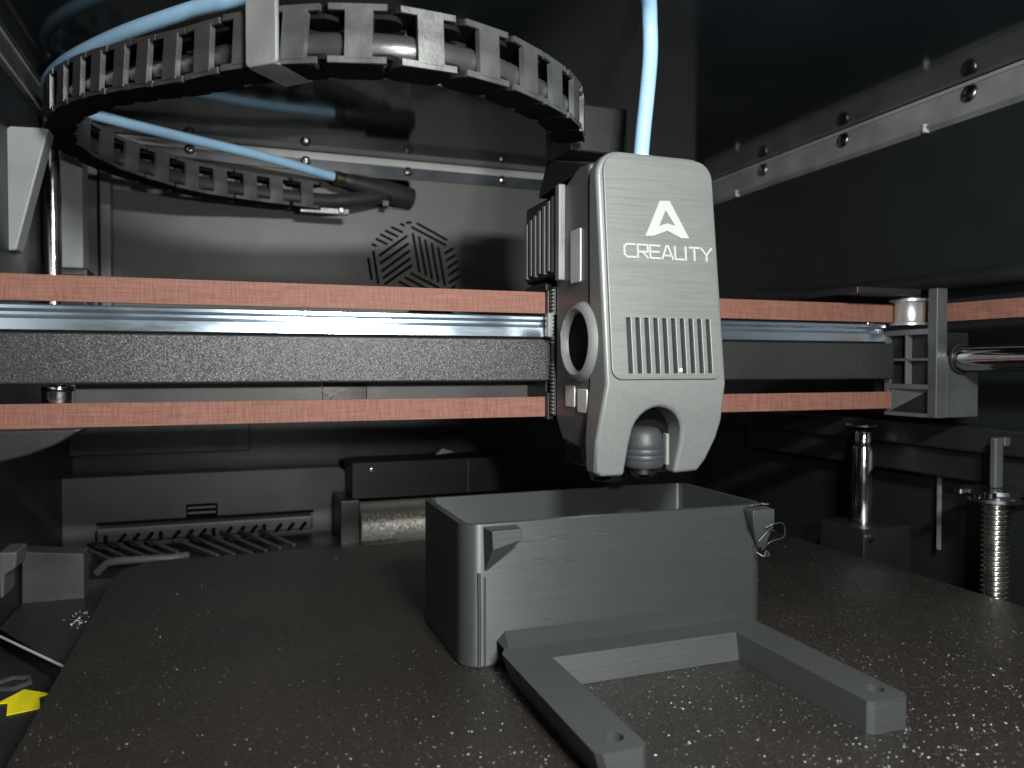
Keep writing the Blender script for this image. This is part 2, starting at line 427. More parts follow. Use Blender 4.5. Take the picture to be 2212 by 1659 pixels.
MB().hull([(118.6, 159.4, -34.9), (125.4, 159.4, -34.9), (118.8, 155.4, -35.1), (125.2, 155.4, -35.1), (118.8, 155.4, -38.6), (125.2, 155.4, -38.4), (125.2, 159.2, -46), (122.8, 159.2, -45.2)]).build('corner_boss', 'grey_filament_top', t, bevel=.25)
random.seed(5)
def wob(pts, a): return [tuple(c + random.uniform(-a, a) for c in p) for p in pts]
for pts, r in (([(122.4, 155.2, -39.5), (124.6, 154.6, -38.6), (127.2, 155, -38.7), (128.4, 155.5, -40), (128.3, 155.8, -42.2), (126.4, 155.6, -42.6), (124.2, 155.8, -43.4), (122.8, 157, -45.4)], .13),
               ([(120.2, 155.2, -42.5), (122.6, 154.9, -40.2), (124.3, 155, -39.3), (122.6, 154.9, -38.9), (124.8, 155, -40.4)], .12),
               ([(121.5, 157.5, -46), (123, 156.5, -46.8), (124.3, 157.4, -45.8), (125.2, 157, -47), (124.2, 158.5, -47.2)], .2),
               ([(119, 158, -34.4), (120.2, 157, -34), (121.4, 158.3, -34.3), (122.3, 157.2, -33.9), (123.6, 158.6, -34.1), (125.2, 157.6, -34.3)], .22)):
    MB().tube(spline(wob(pts, .12), .25), r, 6).build('loose_string', 'grey_filament', t)
for xa, xb, z in ((57, 63, -38.9), (60, 74, -38.2), (66, 72, -38.9), (76, 83, -38.3), (79, 86, -38.7), (54, 59, -40.1), (60, 66, -43.1), (68, 74, -44.2), (58, 62, -45), (62, 65, -53), (63, 68, -57)):
    MB().tube([(xa, 159.22, z), ((xa + xb) / 2, 159.14, z + random.uniform(-.1, .1)), (xb, 159.22, z + random.uniform(-.1, .1))], .05, 5).build('layer_ridge', 'grey_filament', t)
# forked bracket: trapezoid section, wider on top
z0, z1 = -66, -60
def fork(d):  # outline at top (d = 0) or bottom (d = overhang)
    ye = 105.8 + d * .2
    return [(52.2 + d, ye + 1), (53.2 + d, ye), (60.4 - d, ye), (61.4 - d, ye + 1), (61.4 - d, 145.0 - d), (106.4 + d, 145.0 - d), (106.4 + d, ye + 1), (107.4 + d, ye), (114.6 - d, ye), (115.6 - d, ye + 1), (115.6 - d, 150.2 - d), (111, 160), (57, 160), (52.2 + d, 150.2 - d)]
def fork_in(d): return fork(d)
FT = Frame((0, 0, z1), (1, 0, 0), (0, 1, 0))
top, bot = fork(0), fork(0)
bot = [(x + (1.8 if x < 53.5 else 0) + (0), y - (1.2 if (y > 143 and y < 146) else 0)) for x, y in bot]
hl = [circle(57.4, 110.4, 1.75, 24), circle(111.9, 110.6, 1.75, 24)]
m = MB(); loops_t, loops_b = [top] + hl, [bot] + hl
flat_t = [p for l in loops_t for p in l]; flat_b = [p for l in loops_b for p in l]; n = len(flat_t)
tri = tessellate_polygon([[Vector((u, v, 0)) for u, v in l] for l in loops_t]); fs = []
for q in tri: fs += [[i + n for i in q], list(q)[::-1]]
o = 0
for l in loops_t:
    k = len(l)
    fs += [(o + i, o + (i + 1) % k, n + o + (i + 1) % k, n + o + i) for i in range(k)]; o += k
m.add([(x, y, z0 + .05) for x, y in flat_b] + [(x, y, z1) for x, y in flat_t], fs)
m.build('bracket_fork', 'grey_filament_top', t, smooth=0)
MB().hull([(54, 150.6, z1 - .4), (113.8, 150.6, z1 - .4), (56, 159.4, -58.4), (112.8, 159.4, -58.4), (54, 159.4, z1 - .4), (113.8, 159.4, z1 - .4)]).build('bracket_fillet', 'grey_filament_top', t, smooth=0)

# ================================================================== gantry
t = thing('gantry', 'black speckled cross beam carrying a polished linear rail', 'gantry', (70, 200, -4))
MB().box(XL + 4, 203.6, 194, 209, -4.0, 7.7).build('beam', 'powder_coat', t, bevel=.7, seg=3)
RP = [(194.6, 7.75), (193.3, 8.2), (193.62, 10.6), (194.0, 11.0), (194.3, 11.5), (194.38, 12.1), (193.8, 12.5), (193.5, 12.8), (193.59, 13.5), (193.8, 13.8), (202, 13.8), (202, 7.75)]
m = MB().loft([[(x, y, z) for y, z in RP] for x in (XL + 4, 199.0)]); r = m.build('linear_rail', 'rail_steel', t, smooth=20)
MB().lathe((195.5, 197.5, 13.75), (0, 0, 1), [(0, 1.8), (.5, 1.8), (.55, 1.2), (.1, 1.1)], 16).build('rail_screw', 'steel', r)
# right end bracket
for xa, xb, mt in ((-36, 22, 'mid_plastic'), (34, 84, 'mid_plastic'), (22.2, 33.8, 'dark_plastic')): MB().box(xa, xb, 210, 211.5, -12, -4.2).build('back_plate', mt, t)
e = bpy.data.objects.new('end_bracket', None); COL.objects.link(e); e.parent = t; e.location = wpt((212, 188, -16)) - t.location
MB().box(204.2, 208.6, 178.6, 182, -16, 24.4).build('flange', 'dark_plastic', e, bevel=.35)
MB().box(208.7, 222.5, 178.9, 182, -16, 3.5).build('face', 'dark_plastic', e, bevel=.5)
MB().box(209, 216, 180, 204, 3.6, 10).build('block', 'black_plastic', e, bevel=.5)
MB().box(206.8, 222, 182.1, 206, -15.5, 11).build('body', 'black_plastic', e, bevel=.5)
for y0, y1, za, zb in ((182.1, 199, 10.2, 12), (182.1, 199, -7.2, -5.6), (182.1, 199, -16, -14.8), (182.1, 199, 1.9, 2.7), (190, 190.8, -5.6, 10.2), (198.2, 199.4, -5.6, 10.2), (197.5, 199.0, -14.8, -7.2)):
    MB().box(204.4, 206.75, y0, y1, za, zb).build('rib', 'shell_plastic', e, bevel=.15)
MB().hull([(206.7, 183, -7.3), (206.7, 197.4, -7.3), (206.7, 197.4, -14.7), (204.8, 197.4, -14.7), (204.8, 196.8, -7.3)]).build('gusset', 'shell_plastic', e)
MB().lathe((214.3, 178.8, 2.6), (0, -1, 0), [(0, 5.0), (.6, 4.9), (.8, 4.5), (.8, 4.0), (.2, 4.0)], 32, False).build('rod_collar', 'black_plastic', e)
MB().box(180, 206, 186, 208, 22.6, 24.8).build('cap_plate', 'black_plastic', e, bevel=.4)
def pulley(parent, c, h=8.2, r=4.0, fl=5.4, name='pulley', mat='satin_steel'):
    z = c[2]
    return MB().lathe((c[0], c[1], z), (0, 0, 1), [(0, fl), (.7, fl), (1.0, r + .2), (1.3, r), (h - 1.3, r), (h - 1.0, r + .2), (h - .7, fl), (h, fl), (h, fl * .55), (h + .7, fl * .5)], 32).build(name, mat, parent)
pulley(t, (207.2, 191.6, 13.4), 8.4, 4.6, 6.1)
# left end bracket with its pulley
e2 = bpy.data.objects.new('end_bracket', None); COL.objects.link(e2); e2.parent = t; e2.location = wpt((-58, 200, -20)) - t.location
MB().box(-62.5, -52, 188, 215, -4.1, 22).build('body', 'dark_plastic', e2, bevel=.6)
fr = Frame((0, 192, 0), (1, 0, 0), (0, 0, 1))
MB().slab(fr, [fr.px(-40, 930), fr.px(182, 926), fr.px(120, 962), fr.px(60, 985), fr.px(-40, 1010)][::-1], -14, 0).build('bracket_arm', 'black_plastic', e2, bevel=.6)
pulley(t, (-37.8, 200.2, -14.5), 10, 3.3, 3.3, mat='steel')
# belts
def band(path, h0, h1, th):
    """flat band standing on edge along a plan path"""
    P = [Vector((*p, 0)) for p in path]; rings = []
    for i, p in enumerate(P):
        d = (P[min(i + 1, len(P) - 1)] - P[max(i - 1, 0)]).normalized(); nn = Vector((-d.y, d.x, 0))
        rings.append([(p.x, p.y, h0), (p.x, p.y, h1), (p.x + nn.x * th, p.y + nn.y * th, h1), (p.x + nn.x * th, p.y + nn.y * th, h0)])
    return MB().loft(rings)
b = band([(XL + 2, 195), (83, 195), (203, 195.2), (206.5, 196.2), (209.5, 195.8), (214, 190)], 14.6, 20.4, 1.1)
tag(b.build('drive_belt', 'belt_rubber'), 'reddish toothed belt running above the polished rail', 'belt', 'toothed drive belts')
b = band([(XL + 2, 195.2), (83, 195), (203.3, 195)], -13.6, -8.2, 1.1)
tag(b.build('drive_belt', 'belt_rubber'), 'reddish toothed belt running below the black beam', 'belt', 'toothed drive belts')
b = band([(214.2, 200), (216.2, 186), (218.4, 160), (219, 60)], 14.7, 20.4, 1.1)
tag(b.build('drive_belt', 'belt_rubber'), 'reddish toothed belt passing over the shiny rod behind the end bracket', 'belt', 'toothed drive belts')
m = MB().lathe((214.3, 30, 2.6), (0, 1, 0), [(0, 3.8), (148.5, 3.8)], 32)
tag(m.build('guide_rod', 'bright_steel'), 'polished round rod sticking out of the end bracket of the gantry', 'rod')

# ================================================================== toolhead
t = thing('toolhead', 'silver and grey print head with vented front plate above the box', 'print head', (97, 175, -27))
FACE = Frame((0, 160, -4), (1, 0, 0), (0, 5.5, 54))
CHIN = Frame((0, 160, -4), (1, 0, 0), (0, -4.6, 22.5))
# cover: upper outline and chin with its arched opening, one skin
vt = FACE.px(1400, 336)[1] + .4
up = [(81.2, 0), (114.2, 0)] + [p for p in rrect(81.0, 113.6, 20, vt, 6.5, 8)[9:27]]
mid_r = [(114.2, 0), (114.0, 20)]
cx, aw = 96.2, 6.9
ch_r = [(114.2, 0), (114.3, -9.5), (113.4, -14), (111.2, -19.5), (109.0, -22.6)]
arch = [(cx + aw - 1.0, -22.9), (cx + aw - .1, -15)] + [(cx + aw * math.cos(math.radians(a)), -13 + (aw + .3) * math.sin(math.radians(a))) for a in range(15, 166, 15)] + [(cx - aw - .3, -15), (cx - aw - .9, -22.9)]
ch_l = [(82.2, -22.9), (80.4, -21.5), (80.0, -14), (81.2, 0)]
chin = ch_r + arch + ch_l[:-1] + [(81.2, 0)]
m = MB()
yb = 169.5
def skin(fr, poly, seam):
    fpts = [fr.pt(u, v) for u, v in poly]; bpts = [Vector((p.x, yb, p.z)) for p in fpts]; k = len(poly)
    fs = [list(range(k)), [k + i for i in range(k)][::-1]]
    for i in range(k):
        j = (i + 1) % k
        if (poly[i][1] == 0 and poly[j][1] == 0): continue
        fs.append((i, k + i, k + j, j))
    m.add(fpts + bpts, fs)
skin(FACE, up, 0); skin(CHIN, chin, 0)
fc = m.build('front_cover', 'cover_paint', t, smooth=40)
bmx = bmesh.new(); bmx.from_mesh(fc.data); bmesh.ops.remove_doubles(bmx, verts=bmx.verts, dist=1e-6); bmesh.ops.recalc_face_normals(bmx, faces=bmx.faces)
bmx.to_mesh(fc.data); bmx.free()
fc.data.polygons.foreach_set('use_smooth', [True] * len(fc.data.polygons)); fc.data.set_sharp_from_angle(angle=math.radians(40))
bv = fc.modifiers.new('bevel', 'BEVEL'); bv.width = 1.0 * S; bv.segments = 4; bv.limit_method = 'ANGLE'; bv.angle_limit = math.radians(50); bv.harden_normals = True
# brushed face plate with ten slots
pl = rrect(82.5, 112.6, 1.0, vt - .9, (2.6, 4.6, 4.6, 2.6), 8)
sl = []
for k in range(10):
    u = 87.4 + k * 2.43
    sl.append([(u - .56, 1.9), (u + .56, 1.9), (u + .50, 15.6), (u - .62, 15.6)])
out_b = [p for p in pl if p[1] < 8]; out_t = [p for p in pl if p[1] > 20]        # lower and upper rounded ends of the outline
vl, vh, UL, UR = 2.4, 15.6, 82.5, 112.6
sl = [[(q[0][0], vl), (q[1][0], vl), q[2], q[3]] for q in sl]
lower = [(UR, vl + 1.2)] + [p for q in sl[::-1] for p in (q[1], q[0])] + [(UL, vl + 1.2)]
bl = [p for p in pl if p[1] < vl + 1.19 and p[0] < 97]; br = [p for p in pl if p[1] < vl + 1.19 and p[0] >= 97]
F2 = []
F2.append(lower + sorted(bl, key=lambda p: (-p[1], p[0])) + sorted(br, key=lambda p: (p[1], p[0])))
tl = [p for p in pl if p[1] > 20 and p[0] < 97]; tr = [p for p in pl if p[1] > 20 and p[0] >= 97]
F2.append([(UL, vh)] + [p for q in sl for p in (q[3], q[2])] + [(UR, vh)] + sorted(tr, key=lambda p: (p[1], -p[0])) + sorted(tl, key=lambda p: (-p[1], -p[0])))
F2.append([(UL, vl + 1.2), sl[0][0], sl[0][3], (UL, vh)]); F2.append([sl[-1][1], (UR, vl + 1.2), (UR, vh), sl[-1][2]])
for a_, b_ in zip(sl[:-1], sl[1:]): F2.append([a_[1], b_[0], b_[3], a_[2]])
idx = {}; V2 = []
def vi(p):
    k = (round(p[0], 4), round(p[1], 4))
    if k not in idx: idx[k] = len(V2); V2.append(p)
    return idx[k]
FI = [[vi(p) for p in f] for f in F2]; ec = {}
for f in FI:
    for a_, b_ in zip(f, f[1:] + f[:1]): ec.setdefault(tuple(sorted((a_, b_))), []).append((a_, b_))
nv = len(V2); fs = [[i + nv for i in f] for f in FI] + [f[::-1] for f in FI] + [(e[0][0], e[0][1], e[0][1] + nv, e[0][0] + nv) for e in ec.values() if len(e) == 1]
fp = MB().add([FACE.pt(a_, b_, .02) for a_, b_ in V2] + [FACE.pt(a_, b_, .75) for a_, b_ in V2], fs).build('face_plate', 'brushed_aluminium', t, bevel=.18, smooth=30)
for k in range(10):
    u = 87.4 + k * 2.43
    MB().slab(FACE, [(u - .7, 2.2), (u + .7, 2.2), (u + .6, 15.8), (u - .7, 15.8)], .03, .09).build('slot_floor', 'black_plastic', fp)
MB().box(100.4, 101.3, 159.4, 160.2, -1.2, -.3).build('slot_chip', 'pale_plastic', fp, bevel=.1)
def zoomF(x, y): return FACE.px((1900 + x / 2.212) / 1.80832, (550 + y / 2.212) / 1.80832)
em_o = [zoomF(*p) for p in ((1480, 528), (1565, 528), (1735, 855), (1665, 852), (1545, 788), (1425, 832), (1355, 832))][::-1]
em_i = [zoomF(*p) for p in ((1530, 612), (1612, 742), (1545, 722), (1478, 742))]
MB().pierced(FACE, em_o, [em_i], .70, 1.05).build('emblem', 'emblem_white', fp, bevel=.1)
GL = {'C': [[(1, 1), (.25, 1), (0, .8), (0, .2), (.25, 0), (1, 0)]], 'R': [[(0, 0), (0, 1), (1, 1), (1, .45), (0, .45)], [(.45, .45), (1, 0)]],
      'E': [[(1, 1), (0, 1), (0, 0), (1, 0)], [(0, .5), (.9, .5)]], 'A': [[(0, 0), (.42, 1), (.58, 1), (1, 0)], [(.3, .25), (.7, .25)]],
      'L': [[(0, 1), (0, 0), (1, 0)]], 'I': [[(0, 0), (0, 1)]], 'T': [[(0, 1), (1, 1)], [(.5, 1), (.5, 0)]], 'Y': [[(0, 1), (.5, .45), (1, 1)], [(.5, .5), (.5, 0)]]}
u = 87.0; va, vb = FACE.px(1437, 561)[1], FACE.px(1437, 534)[1]
for c, wd in zip('CREALITY', (2.9, 2.7, 2.6, 2.9, 2.3, .5, 2.6, 2.9)):
    m = MB(); lw = .24
    for st in GL[c]:
        q = [Vector((u + a * wd, va + b_ * (vb - va))) for a, b_ in st]
        for i in range(len(q) - 1):
            d = (q[i + 1] - q[i]).normalized(); nn = Vector((-d.y, d.x)) * lw; d = d * (lw if 0 < i else lw * .9)
            m.slab(FACE, [tuple(q[i] - d - nn), tuple(q[i + 1] + d - nn), tuple(q[i + 1] + d + nn), tuple(q[i] - d + nn)], .6, .96 + .006 * i)
    m.build('letter', 'emblem_white', fp)
    u += wd + .68
# dark shell behind the cover
SIDE = Frame((81.4, 0, 0), (0, -1, 0), (0, 0, 1))      # faces -X ; u = -Y
shell = [(-169.6, -24.5), (-169.6, 49.6), (-176, 50.2), (-184, 47.5), (-190.5, 43), (-190.5, -14), (-186, -19.5), (-176, -20.5), (-173, -24.5)]
MB().slab(SIDE, shell, -31.6, 0).build('side_shell', 'shell_plastic', t, bevel=1.0)
m = MB().lathe((81.6, 174.2, 6.2), (-1, 0, 0), [(0, 10.2), (1.2, 9.6), (2.0, 8.9), (2.2, 8.2), (1.6, 7.5), (-1.5, 7.0), (-6, 6.8)], 40, False)
m.build('duct_ring', 'mid_plastic', t, smooth=50)
MB().lathe((81.3, 174.2, 6.2), (-1, 0, 0), [(0, 7.3), (.12, 7.3)], 32).build('duct_mouth', 'void_black', t)
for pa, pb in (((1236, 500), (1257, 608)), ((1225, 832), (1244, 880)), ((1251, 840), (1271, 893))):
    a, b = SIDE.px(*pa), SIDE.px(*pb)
    MB().slab(SIDE, rrect(min(a[0], b[0]), max(a[0], b[0]), min(a[1], b[1]), max(a[1], b[1]), .5, 3), .05, .5).build('lit_slot', 'pale_plastic', t, bevel=.15)  # pale tiles: light caught by a side slot, and lit white vent interiors
st = MB().box(81.0, 83, 190.6, 192.4, -13, 21.5).build('ridge_strip', 'dark_plastic', t)
m = MB()
for k in range(34):
    if 13 < k < 19: continue
    m.box(80.6, 80.98, 190.6, 192.4, -12.6 + k, -12.6 + k + .45)
rg = m.build('ridge', 'mid_plastic', st); rg['kind'] = 'stuff'
mo = MB().box(81.2, 107, 185.5, 213, 24, 46.5).build('extruder_motor', 'black_plastic', t, bevel=1.2)
for k in range(7):
    y = 189.2 + k * 3.3
    MB().box(79.9, 81.15, y - .95, y + .95, 25.2 + (k % 2) * .5, 45.4 - k * .7).build('rib', 'mid_plastic', mo, bevel=.25)
MB().box(79.6, 81.6, 184.2, 186.8, 22.6, 47.6).build('motor_edge', 'mid_plastic', t, bevel=.4)
MB().hull([(82, 171, 49.5), (110, 171, 50.5), (82, 205, 48), (110, 205, 48), (86, 178, 52.2), (108, 178, 52.4), (86, 208, 60), (108, 208, 60)]).build('chain_mount', 'black_plastic', t, bevel=.6)
MB().box(88, 106, 196, 214, 60.1, 73.5).build('chain_anchor', 'black_plastic', t, bevel=.8)
MB().box(80.8, 112, 196.6, 212, -13.6, 23.5).build('carriage', 'black_plastic', t, bevel=.8)
MB().box(79.2, 113.5, 190.6, 193.1, 7.9, 14.6).build('carriage_seal', 'mid_plastic', t, bevel=.5)
for z in (-14.2, 13.9): MB().box(80.2, 84.0, 193.4, 196.5, z - .3, z + 7.2).build('belt_clamp', 'black_plastic', t, bevel=.4)
# hot end in the arch
MB().box(88.6, 103.6, 169.0, 169.45, -26.5, -9).build('arch_shade', 'void_black', t)  # added black sheet, darkens the arch interior in place of real shade
MB().box(84, 112, 175, 190, -25.5, -20).build('duct_floor', 'black_plastic', t, bevel=.6)
MB().lathe((94.2, 165.8, -24.4), (0, 0, 1), [(0, 4.7), (.5, 5.0), (1.6, 5.05), (1.75, 4.9), (1.95, 5.05), (2.9, 5.05), (3.05, 4.9), (3.25, 5.05), (4.4, 5.05), (4.55, 4.9), (4.75, 5.05), (6, 4.9), (8.2, 4.5), (9.4, 3.6), (9.9, 2.0)], 32).build('nozzle_sock', 'silicone', t, smooth=45)
MB().lathe((94.2, 165.8, -28.4), (0, 0, 1), [(1.2, 1.4), (1.4, 2.0), (2.2, 2.9), (2.4, 3.4), (4.1, 3.5)], 12).build('nozzle', 'dark_steel', t)
MB().box(100.6, 101.6, 165.5, 167.5, -24.5, -16.5).build('sensor_wire', 'mid_plastic', t, bevel=.4)
MB().lathe((92, 180, -29.8), (0, 0, 1), [(0, 3.6), (.4, 4.6), (3.4, 5.6), (4.4, 5.6)], 24).build('fan_outlet', 'black_plastic', t)
MB().lathe((98.9, 176.0, 50.4), (0, 0, 1), [(0, 3.0), (.6, 3.0), (.8, 2.0), (3.2, 1.9), (3.4, 2.35), (3.9, 2.35), (4.0, 1.6)], 24).build('tube_fitting', 'pale_plastic', t)

# ================================================================== blue filament tube, one run from head to back wall
BOOT = onY(725, 383, 345)
path = [(98.9, 176, 52), (99.6, 176, 60), (100.7, 176, 70), (101.6, 176, 80), (101.2, 175.5, 88), (97, 170, 93.4), (84, 158, 94.2), (62, 153, 94.3), (40, 160, 94), (20, 180, 93.4), (3.4, 203.7, 92.4), (-11.2, 217, 91.6), (-30, 238, 91),
        (-47, 262, 90), (-55.5, 284, 89.4), (-52.5, 301, 89.2), (-39.2, 309.5, 88.4), (-20, 320.5, 88.0), (10, 333, 86.6), tuple(BOOT)]
m = MB().tube(spline(path, 2.0), 2.0, 14)
tag(m.build('filament_tube', 'blue_tube', smooth=60), 'light blue plastic tube looping from print head top to the back wall', 'tube')
bx = Vector((1, .33, -.12)).normalized()
e = thing('tube_coupler', 'black tapered rubber coupler with gold collar at end of the blue tube', 'coupler', tuple(BOOT))
m = MB().lathe(BOOT - bx * 1.0, bx, [(0, 2.3), (.4, 2.7), (4.6, 2.8), (5, 2.5)], 18).build('collar', 'black_plastic', e)
for k in range(4): MB().lathe(BOOT + bx * (.1 + k * 1.1), bx, [(0, 2.84), (.15, 2.95), (.45, 2.95), (.6, 2.84)], 18).build('gold_ring', 'brass', e)
MB().lathe(BOOT + bx * 4.0, bx, [(0, 2.4), (.8, 3.0), (3, 3.2), (10, 4.2), (20, 5.0), (34, 5.0)], 20).build('boot', 'cable_black', e, smooth=50)

# ================================================================== cable chain
CH = [(34, 343.5, 73.2), (27.7, 341, 73.4), (6, 334, 73.2), (-14.6, 324, 73), (-30, 313, 74), (-43, 300, 75.5), (-50.5, 282, 77.5), (-46, 256, 77.5), (-35, 232, 75.5), (-21, 208, 71.8), (-8, 187, 68), (6, 168.5, 66.2), (20, 157, 64.6), (34, 153.5, 64.4), (50, 157.5, 65), (65, 167, 65.6), (79, 181, 66.6), (90, 200, 67.3)]
pts = spline(CH, .5)
ct = thing('cable_chain', 'black plastic cable chain curving from back wall round to the print head', 'cable chain', (0, 240, 55))
H, W = 11.6, 8.6
links = []; acc = 0; PITCH = 12.2; nxt = PITCH * .5
for i in range(1, len(pts) - 1):
    acc += (pts[i] - pts[i - 1]).length
    if acc >= nxt: links.append((pts[i], (pts[i + 1] - pts[i - 1]).normalized())); nxt += PITCH
def local_mesh(mb, name, mat, bevel=0):
    me = bpy.data.meshes.new(name); me.from_pydata([(v * S)[:] for v in mb.v], [], mb.f)
    bm = bmesh.new(); bm.from_mesh(me)
    bmesh.ops.recalc_face_normals(bm, faces=bm.faces); bm.to_mesh(me); bm.free()
    me.materials.append(MATS[mat]); return me
LF = Frame((0, 0, 0), (1, 0, 0), (0, 1, 0))
a = MB()
for s_ in (-1, 1):
    a.slab(LF, rrect(-7.6, 4.2, -W / 2, W / 2, (2.2, 2.2, 3.5, 3.5), 4), s_ * H / 2 - (.0 if s_ < 0 else 1.3), s_ * H / 2 + (1.3 if s_ < 0 else 0))
    a.slab(LF, rrect(1.2, 7.8, -W / 2 + 1.2, W / 2 - 1.2, (3, 3, 1, 1), 4), s_ * (H / 2 - 1.45) - (.0 if s_ < 0 else 1.0), s_ * (H / 2 - 1.45) + (1.0 if s_ < 0 else 0))
plate_me = local_mesh(a, 'link', 'chain_shaded')
a = MB().hull([(x, W / 2 * 0 + y, z) for x in (-2.7, 2.7) for y, zz in ((0, H / 2 - 1.0), (1.3, H / 2 - 1.6)) for z in (-zz, zz)])
for zc in (-H / 2 + .75, H / 2 - .75):
    a.hull([(x, y, zc + dz) for x in (-6.0, 5.4) for y in (.15, .9) for dz in (-.62, .62)])
bar_me = local_mesh(a, 'crossbar', 'chain_plastic')
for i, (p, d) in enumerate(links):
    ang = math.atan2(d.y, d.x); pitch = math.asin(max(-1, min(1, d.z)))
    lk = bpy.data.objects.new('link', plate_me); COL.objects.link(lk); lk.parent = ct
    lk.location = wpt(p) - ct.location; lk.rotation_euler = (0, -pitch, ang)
    for sy in (-1, 1):
        c = bpy.data.objects.new('crossbar', bar_me); COL.objects.link(c); c.parent = lk
        c.location = (0, sy * (W / 2 + .25) * S, 0); c.rotation_euler = (0, 0, 0 if sy < 0 else math.pi)
# end tab at the back
MB().box(27, 48, 341, 343.2, 66.2, 69.0).build('end_tab', 'chain_plastic', ct, bevel=.5)
MB().lathe((44.5, 341.2, 68), (0, -1, 0), [(0, 1.4), (.8, 1.3), (1.1, .9)], 14).build('tab_screw', 'steel', ct)
# cables inside
cp = [Vector(p) + Vector((0, 0, -1.6)) for p in CH]
cp = [Vector((74, 366, 79.5)), Vector((66, 353, 78.2)), Vector((52, 347, 74.6)), Vector((40, 344.6, 72.4))] + cp[1:]
m = MB().tube(spline([tuple(p) for p in cp], 2.0), 3.3, 12)
tag(m.build('cable', 'cable_grey', smooth=60), 'thick dark sheathed cable threaded through the cable chain', 'cable')
e = thing('cable_tie', 'black zip tie strapping the cable to the rubber coupler', 'cable tie', (66, 352, 74))
m = MB().lathe((65.4, 352.2, 77.8), (.86, .5, .2), [(-.9, 3.5), (-.9, 4.1), (.9, 4.1), (.9, 3.5)], 20).build('strap', 'black_plastic', e)
MB().box(63.6, 66.6, 347.2, 349.2, 72.6, 75.2).build('tie_head', 'dark_plastic', e, bevel=.3)
# wide clip strapping tube and chain
i0 = min(range(len(pts)), key=lambda k: (pts[k] - Vector((9.5, 165, 62.6))).length)
p, d = pts[i0], (pts[i0 + 2] - pts[i0 - 2]); d.z = 0; d.normalize()
cf = Frame(p, d, (0, 0, 1))
e = thing('chain_clip', 'wide pale grey clip band wrapped round the near bend of the cable chain', 'clip', tuple(p + Vector((0, 0, -8))))
MB().slab(cf, rrect(-3.9, 3.9, -6.3, 22, 1.2, 4), 4.9, 6.0).build('band', 'mid_plastic', e, bevel=.35)
for v0, v1 in ((-6.2, -5.9), (20.4, 21.8)): MB().slab(cf, rrect(-3.6, 3.6, v0, v1, .1, 1), -5.5, 4.95).build('hook', 'mid_plastic', e)

# ================================================================== left back corner: column parts
fr = Frame((0, 268, 0), (1, 0, 0), (0, 0, 1))
m = MB().slab(fr, [fr.px(-30, 300), fr.px(22, 271), fr.px(106, 276), fr.px(36, 540), fr.px(-30, 545)][::-1], -8, 0)
tag(m.build('corner_bracket', 'grey_plate', bevel=.6), 'pale grey sloping plate standing against the left wall', 'bracket')
m = MB().lathe((-57.6, 300, 20), (0, 0, 1), [(0, 2.7), (70, 2.7)], 24)
tag(m.build('corner_rod', 'steel'), 'dull steel upright rod beside the pale plate in the left corner', 'rod')
e = thing('corner_column', 'grey upright column with a dark foot in the left back corner', 'column', (-54, 325, 30))
MB().hull([(-58.5, 318, z) for z in (36, 90)] + [(-51.5, 318, z) for z in (36, 90)] + [(-58.5, 330, z) for z in (36, 90)] + [(-51.5, 330, z) for z in (36, 90)]).build('post', 'grey_plate', e, bevel=.5)
MB().box(-61.5, -59.4, 312, 316, 36, 92).build('edge_bar', 'pale_plastic', e, bevel=.4)
MB().box(-60.5, -49.4, 314, 328, 22, 35.6).build('foot', 'black_plastic', e, bevel=.6)
for x in (-60.2, -50.6): MB().box(x, x + 1.0, 313.2, 313.95, 20, 35).build('foot_rib', 'dark_plastic', e)
MB().box(-59, -51, 313.2, 313.95, 33.2, 34).build('foot_rib', 'dark_plastic', e)
m = MB().box(-51.0, -46.8, 352, YB - .05, 20, 88)
tag(m.build('corner_trim', 'mid_plastic', bevel=.8), 'narrow grey trim bar up the back wall behind the column', 'trim')

# ================================================================== behind the plate, low on the back wall
DU = Frame((0, 338, 0), (1, 0, 0), (0, 0, 1))
e = thing('rear_duct', 'dark rounded duct panel with latch above a slotted grille at plate rear', 'duct', (20, 330, -90))
def P(fr, *pp): return [fr.px(*q) for q in pp]
a, b = DU.px(150, 1200), DU.px(748, 1008)
lat = [DU.px(402, 1120), DU.px(470, 1086)]
MB().pierced(DU, rrect(a[0] - 8, b[0], a[1] - 20, b[1], (1, 4.5, 4.5, 1), 6), [rrect(lat[0][0], lat[1][0], lat[0][1], lat[1][1], .6, 3)], -14, 0).build('panel', 'shell_plastic', e, bevel=.6)
MB().box(lat[0][0] - 1, lat[1][0] + 1, 341, 342, lat[0][1] - 1, lat[1][1] + 1).build('latch_well', 'void_black', e)
for k in (.35, .72):
    z = lat[0][1] + (lat[1][1] - lat[0][1]) * k; MB().box(lat[0][0] + .6, lat[1][0] - .6, 338.2, 340, z - .45, z + .45).build('latch_bar', 'mid_plastic', e, bevel=.15)
c = [DU.px(215, 1145), DU.px(672, 1104)]
MB().box(c[0][0], c[1][0], 331, 337.9, c[1][1] - 6.2, c[1][1] - .6).build('ledge', 'shell_plastic', e, bevel=.7)
MB().box(c[0][0] - 1, c[1][0] + 1, 337.2, 337.95, c[1][1] - .5, c[1][1] + .6).build('ledge_shadow', 'void_black', e)  # black strip painted as the shadow gap above the ledge
for k in range(16):
    x = c[0][0] + 4 + k * (c[1][0] - c[0][0] - 8) / 15
    MB().slab(Frame((x, 330.95, c[1][1] - 4.6), (1, 0, 0), (0, 0, 1)), capsule((-.9, -1.2), (.9 if k % 4 else -.9, 1.0), .75, 4), -.2, .04).build('slot', 'void_black', e)
GR = Frame((0, 0, -68), (1, 0, 0), (0, 1, 0))
def z5(x, y): return (x / 4.0, 912.5 + y / 4.0)
